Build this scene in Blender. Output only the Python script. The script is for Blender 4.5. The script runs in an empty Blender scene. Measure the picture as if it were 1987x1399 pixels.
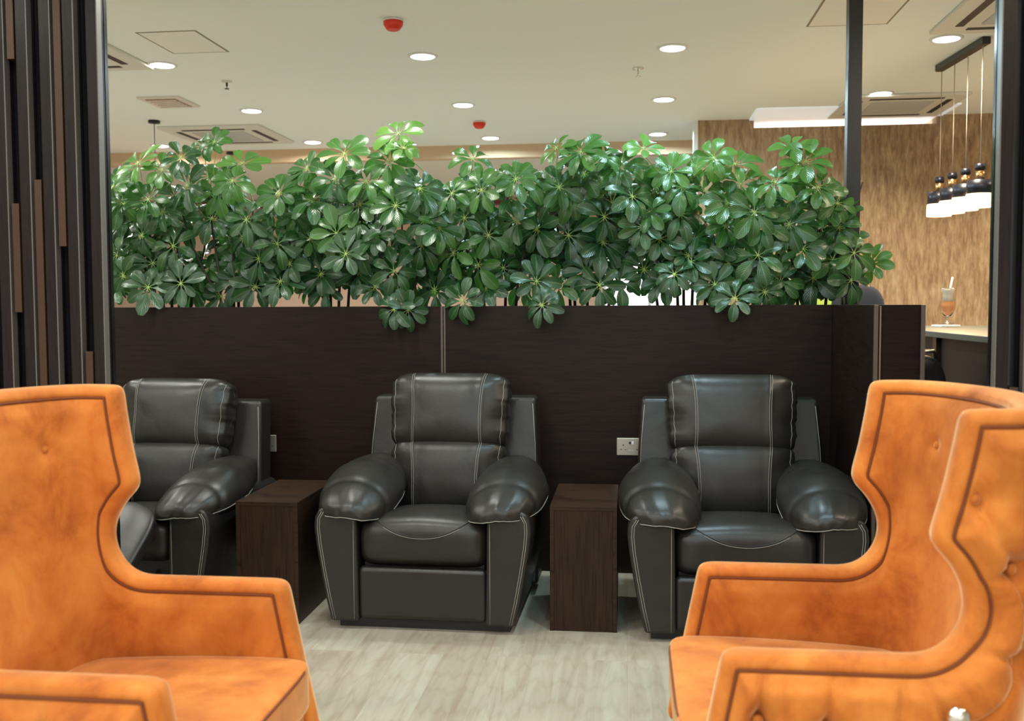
import bpy, bmesh, math, random
import numpy as np
from mathutils import Vector, Matrix, geometry
from math import sin, cos, pi, radians as rad
random.seed(7)
scn = bpy.context.scene
COL = scn.collection

# ------------------------------------------------------------------ camera
CH = 1.36; F = 1932.0; YAW, PITCH, ROLL = .1165, .0563, -.004
_w = Vector((-sin(YAW)*cos(PITCH), cos(YAW)*cos(PITCH), -sin(PITCH)))
_r = Vector((cos(YAW), sin(YAW), 0)); _u = _r.cross(_w)
_r2 = _r*cos(ROLL)+_u*sin(ROLL); _u2 = -_r*sin(ROLL)+_u*cos(ROLL)
def ray(px, py): return _r2*((px-993.5)/F)-_u2*((py-699.5)/F)+_w
def atz(px, py, z):
    d = ray(px, py); return Vector((0, 0, CH))+d*((z-CH)/d.z)
def aty(px, py, y):
    d = ray(px, py); return Vector((0, 0, CH))+d*(y/d.y)
cam = bpy.data.cameras.new('camera'); co = bpy.data.objects.new('camera', cam); COL.objects.link(co)
co.matrix_world = Matrix(((_r2.x, _u2.x, -_w.x, 0), (_r2.y, _u2.y, -_w.y, 0), (_r2.z, _u2.z, -_w.z, CH), (0, 0, 0, 1)))
cam.sensor_width = 36; cam.lens = 36*F/1987; cam.clip_start = .05
cam.dof.use_dof = True; cam.dof.focus_distance = 4.4; cam.dof.aperture_fstop = 3.2
scn.camera = co
scn.view_settings.view_transform = 'Standard'; scn.view_settings.look = 'None'
scn.view_settings.gamma = 1; scn.view_settings.exposure = -0.58

# ------------------------------------------------------------------ materials
def mat(name, col, rough=.5, metal=0, spec=.5, **kw):
    m = bpy.data.materials.new(name); m.use_nodes = True
    b = m.node_tree.nodes['Principled BSDF']
    b.inputs['Base Color'].default_value = (*col, 1); b.inputs['Roughness'].default_value = rough
    b.inputs['Metallic'].default_value = metal; b.inputs['Specular IOR Level'].default_value = spec
    for k, v in kw.items(): b.inputs[k.replace('_', ' ')].default_value = v
    return m
def nd(m, t, **kw):
    n = m.node_tree.nodes.new(t)
    for k, v in kw.items(): setattr(n, k, v)
    return n
def lk(m, a, b): m.node_tree.links.new(a, b)
def bsdf(m): return m.node_tree.nodes['Principled BSDF']
def coords(m, scale=(1, 1, 1), rot=(0, 0, 0), kind='Object'):
    t = nd(m, 'ShaderNodeTexCoord'); mp = nd(m, 'ShaderNodeMapping')
    mp.inputs['Scale'].default_value = scale; mp.inputs['Rotation'].default_value = rot
    lk(m, t.outputs[kind], mp.inputs['Vector']); return mp.outputs['Vector']
def noise(m, vec, scale, detail=4, rough=.6, dist=0):
    n = nd(m, 'ShaderNodeTexNoise'); n.inputs['Scale'].default_value = scale; n.inputs['Detail'].default_value = detail
    n.inputs['Roughness'].default_value = rough; n.inputs['Distortion'].default_value = dist
    lk(m, vec, n.inputs['Vector']); return n.outputs['Fac']
def ramp(m, fac, stops):
    r = nd(m, 'ShaderNodeValToRGB'); e = r.color_ramp.elements
    while len(e) < len(stops): e.new(.5)
    for k, (p, c) in enumerate(stops): e[k].position = p; e[k].color = (*c, 1)
    lk(m, fac, r.inputs['Fac']); return r.outputs['Color']
def bump(m, h, strength=.3, dist=.005):
    b = nd(m, 'ShaderNodeBump'); b.inputs['Strength'].default_value = strength; b.inputs['Distance'].default_value = dist
    lk(m, h, b.inputs['Height']); lk(m, b.outputs['Normal'], bsdf(m).inputs['Normal'])
def mixc(m, fac, a, b, blend='MIX'):
    n = nd(m, 'ShaderNodeMix', data_type='RGBA', blend_type=blend)
    for inp, v in ((n.inputs[0], fac), (n.inputs[6], a), (n.inputs[7], b)):
        if hasattr(v, 'links') or hasattr(v, 'is_linked'): lk(m, v, inp)
        elif isinstance(v, (int, float)): inp.default_value = v
        else: inp.default_value = (*v, 1)
    return n.outputs[2]
def emit(name, col, s):
    m = mat(name, col); b = bsdf(m)
    b.inputs['Emission Color'].default_value = (*col, 1); b.inputs['Emission Strength'].default_value = s
    return m

def wood(name, c1, c2, horiz=True, rough=.33):
    m = mat(name, c1, rough, spec=.18)
    v = coords(m, (.9, 3, 9) if horiz else (9, 9, .8))
    n = noise(m, v, 3.5, 8, .65, .8); n2 = noise(m, coords(m, (1, 2, 26) if horiz else (30, 30, 1)), 5, 6, .7, .3)
    a = ramp(m, n, [(.3, c1), (.7, c2)])
    dk = tuple(x*.5 for x in c1)
    g = ramp(m, n2, [(.36, (0, 0, 0)), (.5, (1, 1, 1))])
    c = mixc(m, g, dk, a); lk(m, c, bsdf(m).inputs['Base Color'])
    bump(m, n2, .12, .002)
    return m
M = {}
M['wenge'] = wood('dark_wenge_panel', (.0105, .0052, .0034), (.0175, .0085, .0052), True, .45)
M['wenge_v'] = wood('dark_wenge_vertical', (.013, .0075, .005), (.021, .012, .008), False)
M['table_wood'] = wood('side_table_wood', (.022, .0115, .007), (.036, .018, .0105), True, .38)
M['table_front'] = wood('side_table_front_wood', (.019, .010, .006), (.031, .0155, .009), False, .40)
M['slat'] = wood('slat_laminate', (.011, .007, .0065), (.018, .011, .0105), False, .30)
M['slat_side_lit'] = mat('slat_side_lit_grey', (.13, .115, .105), .35)  # paler than the slat: light on its side put into the colour
M['slat_back'] = mat('slat_back_gloss', (.010, .009, .010), .2)
M['copper'] = mat('bronze_insert', (.055, .026, .011), .40, .4)
M['edge_gold'] = mat('brass_edge', (.35, .24, .13), .35, .6)
M['joint'] = mat('panel_joint_edge', (.10, .075, .06), .35)
M['black'] = mat('black_plastic', (.01, .01, .01), .5)
M['post'] = mat('post_metal', (.035, .033, .033), .35, .3)
M['steel'] = mat('chrome', (.75, .73, .68), .2, 1)
M['plate'] = mat('brushed_steel_plate', (.52, .48, .40), .35, .75)
M['paint'] = mat('beige_wall_paint', (.70, .66, .58), .8)
M['white'] = mat('white_plastic', (.8, .8, .78), .4)
M['red'] = mat('red_plastic', (.75, .035, .012), .4)
M['ceiling'] = mat('painted_ceiling', (.87, .90, .86), .85, spec=.2)
M['hatch'] = mat('ceiling_hatch_paint', (.86, .84, .77), .7)
M['gapline'] = mat('shadow_gap', (.30, .26, .18), .9)
M['bulk'] = mat('tan_bulkhead_paint', (.66, .47, .30), .8)
M['bulk2'] = mat('pale_lower_ceiling', (.75, .70, .62), .8)
M['farwall'] = mat('far_wall_pink_beige', (.62, .42, .32), .8)
M['trimred'] = mat('red_brown_trim', (.16, .035, .02), .5)
M['column'] = mat('terracotta_column', (.55, .20, .09), .7)
M['led'] = emit('downlight_diffuser', (1, .97, .92), 22)
M['vent'] = mat('vent_plastic', (.74, .66, .58), .5)
M['vent_in'] = mat('vent_recess', (.32, .17, .13), .6)
M['ac'] = mat('cassette_plastic', (.72, .70, .62), .5)
M['ac_grille'] = mat('cassette_grille', (.50, .50, .47), .6)
M['soil'] = mat('planter_soil', (.02, .013, .008), .9)
M['stem'] = mat('plant_stem', (.018, .014, .007), .6)
M['petiole'] = mat('leaf_stalk', (.30, .42, .12), .5)
M['window'] = emit('bright_window_pane', (1, 1, .98), 1.6)
M['worktop'] = mat('counter_worktop', (.10, .11, .09), .4)
M['glassy'] = mat('cocktail_glass', (1, 1, 1), .03, Transmission_Weight=1.0, IOR=1.3)
M['drink'] = mat('orange_cocktail', (1.0, .40, .14), .3, Subsurface_Weight=.3)
M['foam'] = mat('cocktail_foam', (.95, .82, .66), .5)
M['navy'] = mat('navy_upholstery', (.006, .011, .022), .6, spec=.3)
M['lime'] = mat('lime_upholstery', (.36, .48, .06), .6)
M['stitch'] = mat('light_stitching', (.30, .29, .25), .6)
M['shade'] = mat('black_shade_metal', (.018, .02, .03), .35, .4)
M['brass'] = mat('brass_socket', (.75, .45, .2), .25, 1)
M['glow'] = emit('glowing_lamp_glass', (1.0, .70, .40), 5)
M['cord'] = mat('pendant_cord', (.45, .36, .27), .6)
M['cove'] = mat('lit_white_panel', (.80, .82, .80), .25)
bsdf(M['cove']).inputs['Emission Color'].default_value = (.85, .93, 1, 1); bsdf(M['cove']).inputs['Emission Strength'].default_value = .5
M['warmstrip'] = emit('warm_led_strip', (1.0, .55, .22), 2.0)

# wallpaper: streaky grasscloth
m = M['paper'] = mat('grasscloth_wallpaper', (.5, .3, .15), .7)
n1 = noise(m, coords(m, (14, 14, 3.2)), 2.2, 5, .65, .3); n2 = noise(m, coords(m, (60, 60, 5)), 2.5, 3, .6)
c = ramp(m, n1, [(.32, (.25, .145, .075)), (.5, (.40, .265, .145)), (.68, (.53, .38, .22))])
c2 = ramp(m, n2, [(.3, (.72, .72, .72)), (.7, (1.1, 1.1, 1.1))])
lk(m, mixc(m, 1.0, c, c2, 'MULTIPLY'), bsdf(m).inputs['Base Color']); bump(m, n2, .2, .003)

# leather
m = M['leather'] = mat('charcoal_leather', (.016, .0155, .0135), .36, spec=.42)
n1 = noise(m, coords(m), 260, 2, .5); n2 = noise(m, coords(m, (1, 1, 1)), 6, 3, .5, .4)
rr = nd(m, 'ShaderNodeMapRange'); rr.inputs['To Min'].default_value = .27; rr.inputs['To Max'].default_value = .43
lk(m, n2, rr.inputs['Value']); lk(m, rr.outputs[0], bsdf(m).inputs['Roughness'])
ad = nd(m, 'ShaderNodeMath', operation='MULTIPLY_ADD'); ad.inputs[1].default_value = 11.0; lk(m, n2, ad.inputs[0]); lk(m, n1, ad.inputs[2])
bump(m, ad.outputs[0], .22, .0016)
lk(m, ramp(m, n2, [(.3, (.0145, .0132, .0115)), (.7, (.0195, .0175, .0145))]), bsdf(m).inputs['Base Color'])

# velvet
m = M['velvet'] = mat('orange_velvet', (.62, .2, .04), .75, spec=.25, Sheen_Weight=1.0, Sheen_Roughness=.32)
bsdf(m).inputs['Sheen Tint'].default_value = (1, .72, .42, 1)
n1 = noise(m, coords(m, (1, 1, .8)), 6, 7, .68, .35); n2 = noise(m, coords(m), 2.2, 3, .5, .6); n3 = noise(m, coords(m), 900, 2, .6)
ca = ramp(m, n1, [(.30, (.36, .082, .010)), (.47, (.56, .165, .025)), (.66, (.68, .245, .046))])
cb = ramp(m, n2, [(.35, (.74, .66, .60)), (.62, (1.08, 1.08, 1.08))])
lk(m, mixc(m, 1.0, ca, cb, 'MULTIPLY'), bsdf(m).inputs['Base Color']); bump(m, n3, .15, .0008)
M['welt'] = mat('orange_velvet_welt', (.16, .036, .007), .85)

# floor
m = M['floor'] = mat('light_oak_planks', (.5, .45, .36), .42)
v = coords(m, (1, 1, 1), (0, 0, rad(90)))
br = nd(m, 'ShaderNodeTexBrick'); lk(m, v, br.inputs['Vector'])
br.offset = .37; br.inputs['Scale'].default_value = 1; br.inputs['Brick Width'].default_value = 1.25; br.inputs['Row Height'].default_value = .178
br.inputs['Mortar Size'].default_value = .0012; br.inputs['Mortar Smooth'].default_value = .3; br.inputs['Bias'].default_value = 0
br.inputs['Color1'].default_value = (.0, .0, .0, 1); br.inputs['Color2'].default_value = (1, 1, 1, 1); br.inputs['Mortar'].default_value = (.5, .5, .5, 1)
pv = nd(m, 'ShaderNodeVectorMath', operation='ADD'); mpp = coords(m, (9, .7, 1))
sc = nd(m, 'ShaderNodeVectorMath', operation='SCALE'); sc.inputs['Scale'].default_value = 7.0
lk(m, br.outputs['Color'], sc.inputs[0]); lk(m, mpp, pv.inputs[0]); lk(m, sc.outputs[0], pv.inputs[1])
g1 = noise(m, pv.outputs[0], 1.6, 6, .62, 1.6)
wv = nd(m, 'ShaderNodeTexWave', wave_type='RINGS'); wv.inputs['Scale'].default_value = 2.6; wv.inputs['Distortion'].default_value = 6; wv.inputs['Detail'].default_value = 3
lk(m, pv.outputs[0], wv.inputs['Vector'])
base = ramp(m, g1, [(.3, (.30, .245, .19)), (.5, (.365, .325, .265)), (.72, (.41, .385, .325))])
tone = ramp(m, br.outputs['Color'], [(0, (.90, .86, .82)), (1, (1.06, 1.08, 1.06))])
c = mixc(m, 1.0, base, tone, 'MULTIPLY')
wr = ramp(m, wv.outputs['Fac'], [(.0, (.86, .82, .78)), (.25, (1, 1, 1))])
c = mixc(m, .5, c, wr, 'MULTIPLY')
c = mixc(m, br.outputs['Fac'], c, (.34, .28, .22))
lk(m, c, bsdf(m).inputs['Base Color'])

# leaf (per-vertex tone: leaf-to-leaf variation with light and shade painted in; pale midrib from UV)
m = M['leaf'] = mat('umbrella_plant_leaf', (.05, .16, .03), .30, spec=.7)
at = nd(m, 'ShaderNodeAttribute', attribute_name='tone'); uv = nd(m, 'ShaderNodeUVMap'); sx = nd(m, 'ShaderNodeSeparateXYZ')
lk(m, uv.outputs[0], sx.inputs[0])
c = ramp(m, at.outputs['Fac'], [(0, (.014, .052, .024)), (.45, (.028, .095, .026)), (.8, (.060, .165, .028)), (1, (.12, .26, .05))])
ab = nd(m, 'ShaderNodeMath', operation='ABSOLUTE'); lk(m, sx.outputs[0], ab.inputs[0])
vr = ramp(m, ab.outputs[0], [(.0, (1, 1, 1)), (.11, (0, 0, 0))])
c = mixc(m, vr, c, (.12, .21, .09)); lk(m, c, bsdf(m).inputs['Base Color'])
w2 = nd(m, 'ShaderNodeTexWave', bands_direction='Y'); w2.inputs['Scale'].default_value = 2.2; w2.inputs['Distortion'].default_value = 1.0
cmb = nd(m, 'ShaderNodeCombineXYZ'); sm = nd(m, 'ShaderNodeMath', operation='MULTIPLY_ADD'); sm.inputs[1].default_value = -.5
lk(m, ab.outputs[0], sm.inputs[0]); lk(m, sx.outputs[1], sm.inputs[2]); lk(m, sm.outputs[0], cmb.inputs[1]); lk(m, cmb.outputs[0], w2.inputs['Vector'])
bump(m, w2.outputs['Fac'], .25, .002)
tr = nd(m, 'ShaderNodeBsdfTranslucent'); lk(m, mixc(m, 1., c, (1.6, 2.0, 1.0), 'MULTIPLY'), tr.inputs['Color'])
ms = nd(m, 'ShaderNodeMixShader'); ms.inputs[0].default_value = .28
out = m.node_tree.nodes['Material Output']
lk(m, bsdf(m).outputs[0], ms.inputs[1]); lk(m, tr.outputs[0], ms.inputs[2]); lk(m, ms.outputs[0], out.inputs['Surface'])

# ------------------------------------------------------------------ mesh helpers
def stitches(parent, lines):
    for pts, r in lines: MB().tube(pts, r, 5).build('stitching', M['stitch'], parent)
class MB:
    def __init__(s): s.v = []; s.f = []; s.mi = []; s.sm = []
    def add(s, vs, fs, mi=0, smooth=False):
        o = len(s.v); s.v += [tuple(v) for v in vs]
        for f in fs: s.f.append([i+o for i in f]); s.mi.append(mi); s.sm.append(smooth)
        return s
    def box(s, x0, x1, y0, y1, z0, z1, mi=0):
        vs = [(x, y, z) for x in (x0, x1) for y in (y0, y1) for z in (z0, z1)]
        return s.add(vs, [(0, 1, 3, 2), (4, 6, 7, 5), (0, 4, 5, 1), (2, 3, 7, 6), (0, 2, 6, 4), (1, 5, 7, 3)], mi)
    def hexa(s, bot, top, mi=0):
        return s.add(list(bot)+list(top), [(3, 2, 1, 0), (4, 5, 6, 7), (0, 1, 5, 4), (1, 2, 6, 5), (2, 3, 7, 6), (3, 0, 4, 7)], mi)
    def prism(s, poly, axis, a, b, mi=0, smooth=False):      # poly of 2D pts extruded along axis
        n = len(poly)
        def P(p, t): return {'x': (t, p[0], p[1]), 'y': (p[0], t, p[1]), 'z': (p[0], p[1], t)}[axis]
        vs = [P(p, a) for p in poly]+[P(p, b) for p in poly]
        fs = [tuple(range(n)), tuple(range(2*n-1, n-1, -1))]+[(i, i+n, (i+1) % n+n, (i+1) % n) for i in range(n)]
        return s.add(vs, fs, mi, smooth)
    def tube(s, pts, r, n=8, mi=0, closed=False, cap=True):
        pts = [Vector(p) for p in pts]; N = len(pts); R = r if hasattr(r, '__len__') else [r]*N
        up = None; rings = []
        for i, p in enumerate(pts):
            if closed: t = pts[(i+1) % N]-pts[i-1]
            else: t = pts[min(i+1, N-1)]-pts[max(i-1, 0)]
            if t.length < 1e-9: t = Vector((0, 0, 1))
            t.normalize()
            if up is None: up = t.orthogonal()
            up = (up-t*up.dot(t));
            if up.length < 1e-6: up = t.orthogonal()
            up.normalize(); sd = t.cross(up)
            rings.append([p+(up*cos(2*pi*k/n)+sd*sin(2*pi*k/n))*R[i] for k in range(n)])
        vs = [q for rg in rings for q in rg]; fs = []
        for i in range(N if closed else N-1):
            j = (i+1) % N
            for k in range(n): fs.append((i*n+k, i*n+(k+1) % n, j*n+(k+1) % n, j*n+k))
        if not closed and cap: fs += [tuple(range(n-1, -1, -1)), tuple((N-1)*n+k for k in range(n))]
        return s.add(vs, fs, mi, True)
    def lathe(s, prof, c=(0, 0, 0), n=24, mi=0, smooth=True):
        vs = []; fs = []; K = len(prof)
        for k in range(n):
            a = 2*pi*k/n
            for (r, z) in prof: vs.append((c[0]+r*cos(a), c[1]+r*sin(a), c[2]+z))
        for k in range(n):
            k2 = (k+1) % n
            for i in range(K-1): fs.append((k*K+i, k2*K+i, k2*K+i+1, k*K+i+1))
        fs.append(tuple(k*K for k in range(n-1, -1, -1))); fs.append(tuple(k*K+K-1 for k in range(n)))
        return s.add(vs, fs, mi, smooth)
    def build(s, name, mats, parent=None, loc=None, bevel=0, seg=2, subsurf=0, wn=True):
        me = bpy.data.meshes.new(name)
        vs = s.v
        if loc is not None: vs = [(x-loc[0], y-loc[1], z-loc[2]) for x, y, z in vs]
        me.from_pydata(vs, [], s.f)
        for mm in (mats if isinstance(mats, (list, tuple)) else [mats]): me.materials.append(mm)
        me.polygons.foreach_set('material_index', s.mi); me.polygons.foreach_set('use_smooth', s.sm)
        bm = bmesh.new(); bm.from_mesh(me)
        if len(bm.faces) < 60000: bmesh.ops.recalc_face_normals(bm, faces=bm.faces)
        bm.to_mesh(me); bm.free(); me.update()
        o = bpy.data.objects.new(name, me); COL.objects.link(o)
        if loc is not None: o.location = loc
        if parent: o.parent = parent
        if bevel:
            b = o.modifiers.new('bevel', 'BEVEL'); b.width = bevel; b.segments = seg; b.limit_method = 'ANGLE'; b.angle_limit = rad(35)
            me.polygons.foreach_set('use_smooth', [True]*len(me.polygons))
            b.harden_normals = True
        if subsurf:
            b = o.modifiers.new('sub', 'SUBSURF'); b.levels = b.render_levels = subsurf
            me.polygons.foreach_set('use_smooth', [True]*len(me.polygons))
        return o
def tag(o, label=None, cat=None, group=None, kind=None):
    for k, v in (('label', label), ('category', cat), ('group', group), ('kind', kind)):
        if v: o[k] = v
    return o
def empty(name, loc, rz=0, **kw):
    o = bpy.data.objects.new(name, None); COL.objects.link(o); o.location = loc; o.rotation_euler.z = rz
    o.empty_display_size = .1
    return tag(o, **kw)
def struct(o): o['kind'] = 'structure'; return o
def copy_tree(o, parent=None):
    c = o.copy(); COL.objects.link(c)
    if parent: c.parent = parent
    for ch in list(o.children): copy_tree(ch, c)
    return c

# ------------------------------------------------------------------ room shell
struct(MB().box(-7.5, 6, -5, 14, -.08, 0).build('floor', M['floor']))
CZ = 2.96
struct(MB().box(-7.5, 6, -5, 10.08, CZ, CZ+.1).build('ceiling', M['ceiling']))
struct(MB().box(-7.7, -7.5, -5, 14, 0, CZ+.1).build('wall_left', M['paint']))
struct(MB().box(6, 6.2, -5, 14, 0, CZ+.1).build('wall_right', M['paint']))
struct(MB().box(-7.5, 6, 10.0, 10.12, 2.83, CZ+.1).build('trim_1', M['bulk'], loc=(0, 10, 2.9)))
struct(MB().box(-7.5, 6, 10.12, 13.6, 2.83, 2.93).build('trim_6', M['bulk2']))
struct(MB().box(-7.5, 6, 13.6, 13.8, 0, 2.93).build('wall_far', M['farwall']))
struct(MB().box(-7.5, -1.6, 13.55, 13.6, 2.72, 2.83).build('trim_2', M['trimred']))
struct(MB().box(-1.2, .56, 13.55, 13.6, 2.93-.1, 2.99-.1).build('trim_3', M['trimred']))
# wallpapered wall on the right, with pale end trim
WY = 8.95
struct(MB().prism([(.60, 0), (6, 0), (6, CZ), (2.61, CZ), (2.61, 2.885), (1.08, 2.885), (1.08, CZ), (.60, CZ)], 'y', WY, WY+.14).build('wall_back', M['paper']))
struct(MB().box(.565, .60, WY-.01, WY+.15, 0, CZ).build('trim_4', M['white']))
struct(MB().box(-5.7, -5.35, 9.3, 9.65, 0, 2.72).build('trim_5', M['column']))
# bright windows low on the far wall, seen between the plant stems
def window(name, x0, x1, z0, z1):
    w = struct(MB().box(x0, x1, 13.56, 13.60, z0, z1).build(name, M['window']))
    fr = MB()
    for a, b, c, d in ((x0-.05, x1+.05, z1, z1+.05), (x0-.05, x1+.05, z0-.05, z0), (x0-.05, x0, z0, z1), (x1, x1+.05, z0, z1), ((x0+x1)/2-.02, (x0+x1)/2+.02, z0, z1)):
        fr.box(a, b, 13.53, 13.60, c, d)
    fr.build('window_frame', M['white'], w)
window('window_1', -.30, .86, .9, 2.4)
window('window_2', -2.75, -2.05, 1.95, 2.4)
window('window_3', -7.3, -6.95, 2.1, 2.5)

# ------------------------------------------------------------------ downlights
LP = []
def downlight(x, y, label, power=30, col=(1, .95, .88), vis=True):
    t = empty('ceiling_downlight', (x, y, CZ), label=label, cat='ceiling light', group='recessed ceiling downlights')
    MB().lathe([(.098, 0), (.098, -.004), (.078, -.009), (.076, 0)], n=32).build('trim_ring', M['white'], t)
    MB().lathe([(.078, -.001), (.074, -.009), (.05, -.012), (.001, -.013)], n=32).build('diffuser', M['led'], t)
    add_light(x, y, power, col)
def add_light(x, y, power, col, spread=170):
    l = bpy.data.lights.new('downlight_lamp', 'AREA'); l.shape = 'DISK'; l.size = .15; l.energy = power; l.color = col; l.spread = rad(125 if x > 1.5 and y > 5 else spread)
    o = bpy.data.objects.new('downlight_lamp', l); COL.objects.link(o); o.location = (x, y, CZ-.02)
XS = [-4.65, -3.08, -1.32, .27, 1.91]; YS = [6.40, 7.98, 9.58]
rown = ['in the row nearest the planter', 'in the middle row', 'in the farthest row']
coln = ['far left pendant', 'left slat screen', 'red alarm on the left', 'ceiling sprinkler in the centre', 'black post']
LBL = {(1, 0): 'white round downlight beside the left ceiling hatch', (1, 1): 'white round downlight above the left plants, near the black ceiling cassette',
       (1, 2): 'small distant white downlight just above the second leafy plant', (2, 0): 'bright round downlight just behind the nearer red alarm',
       (2, 1): 'white round downlight in front of the farther red alarm', (2, 2): 'small distant white downlight behind the farther red alarm',
       (3, 0): 'large white round downlight nearest the chrome sprinkler', (3, 1): 'white round downlight between the sprinkler and the wallpapered wall, middle of its row',
       (3, 2): 'small distant white downlight left of the corner of the wallpapered wall', (4, 0): 'white round downlight beside the linear pendant bar on the right',
       (4, 1): 'white round downlight right of the black post', (0, 2): 'small distant white downlight behind the thin pendant cord at left'}
WARM = (1, .84, .64); NEUT = (.97, .98, .91); COOL = (.60, .88, 1.0)
for (i, j), lab in LBL.items():
    downlight(XS[i], YS[j], lab, 40, WARM if i == 4 else (COOL if i in (2, 3) else NEUT))
for i in range(5):
    for y in (4.78, 3.2, 1.6, 0.0, -1.6, -3.2):       # the grid goes on above and behind the camera
        add_light(XS[i], y, 28 if y > 1 else 33, WARM if i == 4 else (COOL if i == 3 else NEUT))
for x, y in ((-4.65, 6.4), (-4.65, 7.98), (3.5, 3.2), (3.5, 6.4), (3.5, 8.0)): add_light(x, y, 38, WARM if x > 0 else NEUT)
for x in (-5, -2.5, 0): add_light(x, 11.6, 30, NEUT); COL.objects[-1].location.z = 2.8

# ------------------------------------------------------------------ ceiling fittings
def ceiling_obj(px, py): return atz(px, py, CZ)
for k, (px, py, lab) in enumerate(((763, 38, 'red round fire alarm nearer the camera, upper centre of the ceiling'), (930, 236, 'small distant red fire alarm just above the plants'))):
    p = ceiling_obj(px, py)
    t = empty('fire_alarm', p, label=lab, cat='fire alarm', group='red alarms on the ceiling')
    MB().lathe([(.052, 0), (.052, -.012), (.046, -.016), (.001, -.016)], n=24).build('base', M['white'], t)
    MB().lathe([(.056, -.012), (.055, -.03), (.038, -.055), (.030, -.060), (.001, -.062)], n=24).build('sounder', M['red'], t)
for k, (px, py, lab) in enumerate(((1238, 132, 'small chrome sprinkler head with round plate, centre of the ceiling'), (440, 157, 'small dark sprinkler head on the left of the ceiling'))):
    p = ceiling_obj(px, py)
    t = empty('sprinkler', p, label=lab, cat='sprinkler', group='ceiling sprinklers')
    MB().lathe([(.038, 0), (.036, -.008), (.012, -.012), (.001, -.012)], n=20).build('ceiling_plate', M['steel' if k == 0 else 'ac'], t)
    MB().lathe([(.007, -.01), (.007, -.035), (.003, -.04), (.003, -.052), (.017, -.054), (.017, -.057), (.001, -.058)], n=12).build('sprinkler_head', M['steel' if k == 0 else 'black'], t)
def hatch(x0, x1, y0, y1, label):
    t = empty('ceiling_hatch', ((x0+x1)/2, (y0+y1)/2, CZ), label=label, cat='ceiling hatch', group='ceiling access hatches')
    w, h = (x1-x0)/2, (y1-y0)/2
    MB().box(-w+.012, w-.012, -h+.012, h-.012, -.003, 0).build('hatch_door', M['hatch'], t)
    f = MB()
    for a, b, c, d in ((-w, w, -h, -h+.012), (-w, w, h-.012, h), (-w, -w+.012, -h+.012, h-.012), (w-.012, w, -h+.012, h-.012)): f.box(a, b, c, d, -.0025, 0)
    f.build('hatch_frame', M['gapline'], t)
q1, q2, q3 = ceiling_obj(335, 103), ceiling_obj(445, 100), ceiling_obj(390, 58)
hatch(q1.x, q2.x, q3.y, q2.y, 'flush square ceiling access hatch above the left plants')
q1, q2 = ceiling_obj(1565, 50), ceiling_obj(1722, 46)
hatch(q1.x, q2.x, q2.y-.75, q2.y, 'flush square ceiling access hatch in front of the black post')
def cassette(cx, cy, s, label, dark=True):
    t = empty('ceiling_cassette', (cx, cy, CZ), label=label, cat='air conditioner', group='square ceiling air conditioners')
    h = s/2
    MB().box(-h, h, -h, h, -.022, 0).build('panel', M['ac'], t, bevel=.006)
    MB().box(-h*.52, h*.52, -h*.52, h*.52, -.030, -.020).build('intake_grille', M['ac_grille'], t, bevel=.004)
    L = h*.62; a = h*.70; w = h*.10
    for (x0, x1, y0, y1) in ((-L, L, -a-w, -a), (-L, L, a, a+w), (-a-w, -a, -L, L), (a, a+w, -L, L)):
        MB().box(x0, x1, y0, y1, -.0245, -.018).build('air_slot', M['black'], t)
cassette(-3.72, 9.05, .95, 'square ceiling air conditioner above the left plants, all four slots dark')
q1 = ceiling_obj(299, 129); cassette(q1.x-.46, q1.y-.46, .92, 'ceiling air conditioner partly hidden behind the left slat screen')
cassette(2.14, 8.46, .90, 'square ceiling air conditioner behind the black post, next to the lit soffit')
q1 = ceiling_obj(1803, 61); cassette(q1.x+.46, q1.y-.46, .92, 'ceiling air conditioner in the top right corner beside the right slat screen')
q1 = ceiling_obj(328, 197); p = (q1.x, q1.y, CZ)
t = empty('ceiling_vent', p, label='small square beige ceiling vent above the left plants', cat='vent')
MB().box(-.17, .17, -.2, .2, -.012, 0).build('vent_frame', M['vent'], t, bevel=.004)
MB().box(-.12, .12, -.15, .15, -.016, -.011).build('vent_core', M['vent_in'], t)
for k in range(5): MB().box(-.115, .115, -.13+k*.06, -.10+k*.06, -.021, -.015).build('slat', M['vent'], t)
# thin pendants far left
for px, py, lab, L in ((299, 234, 'thin black pendant cord and ceiling cup at far left', .75), (449, 295, 'small dark pendant ceiling cup behind the first plants', .4), (568, 354, 'small dark distant pendant ceiling cup between the left plants', .3)):
    z = CZ if py < 270 else 2.83
    p = atz(px, py, z) if py < 340 else aty(px, py, 12.8)
    if py > 340: p.z = 2.83
    t = empty('pendant_light', p, label=lab, cat='pendant lamp', group='thin pendants on the left')
    MB().lathe([(.05, 0), (.05, -.022), (.001, -.024)], n=20).build('ceiling_cup', M['black'], t)
    MB().tube([(0, 0, -.02), (0, 0, -L)], .0035, 6).build('cord', M['black'], t)
    MB().lathe([(.012, -L), (.03, -L-.02), (.09, -L-.12), (.085, -L-.12), (.001, -L-.04)], n=20).build('lamp_shade', M['shade'], t)

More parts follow.
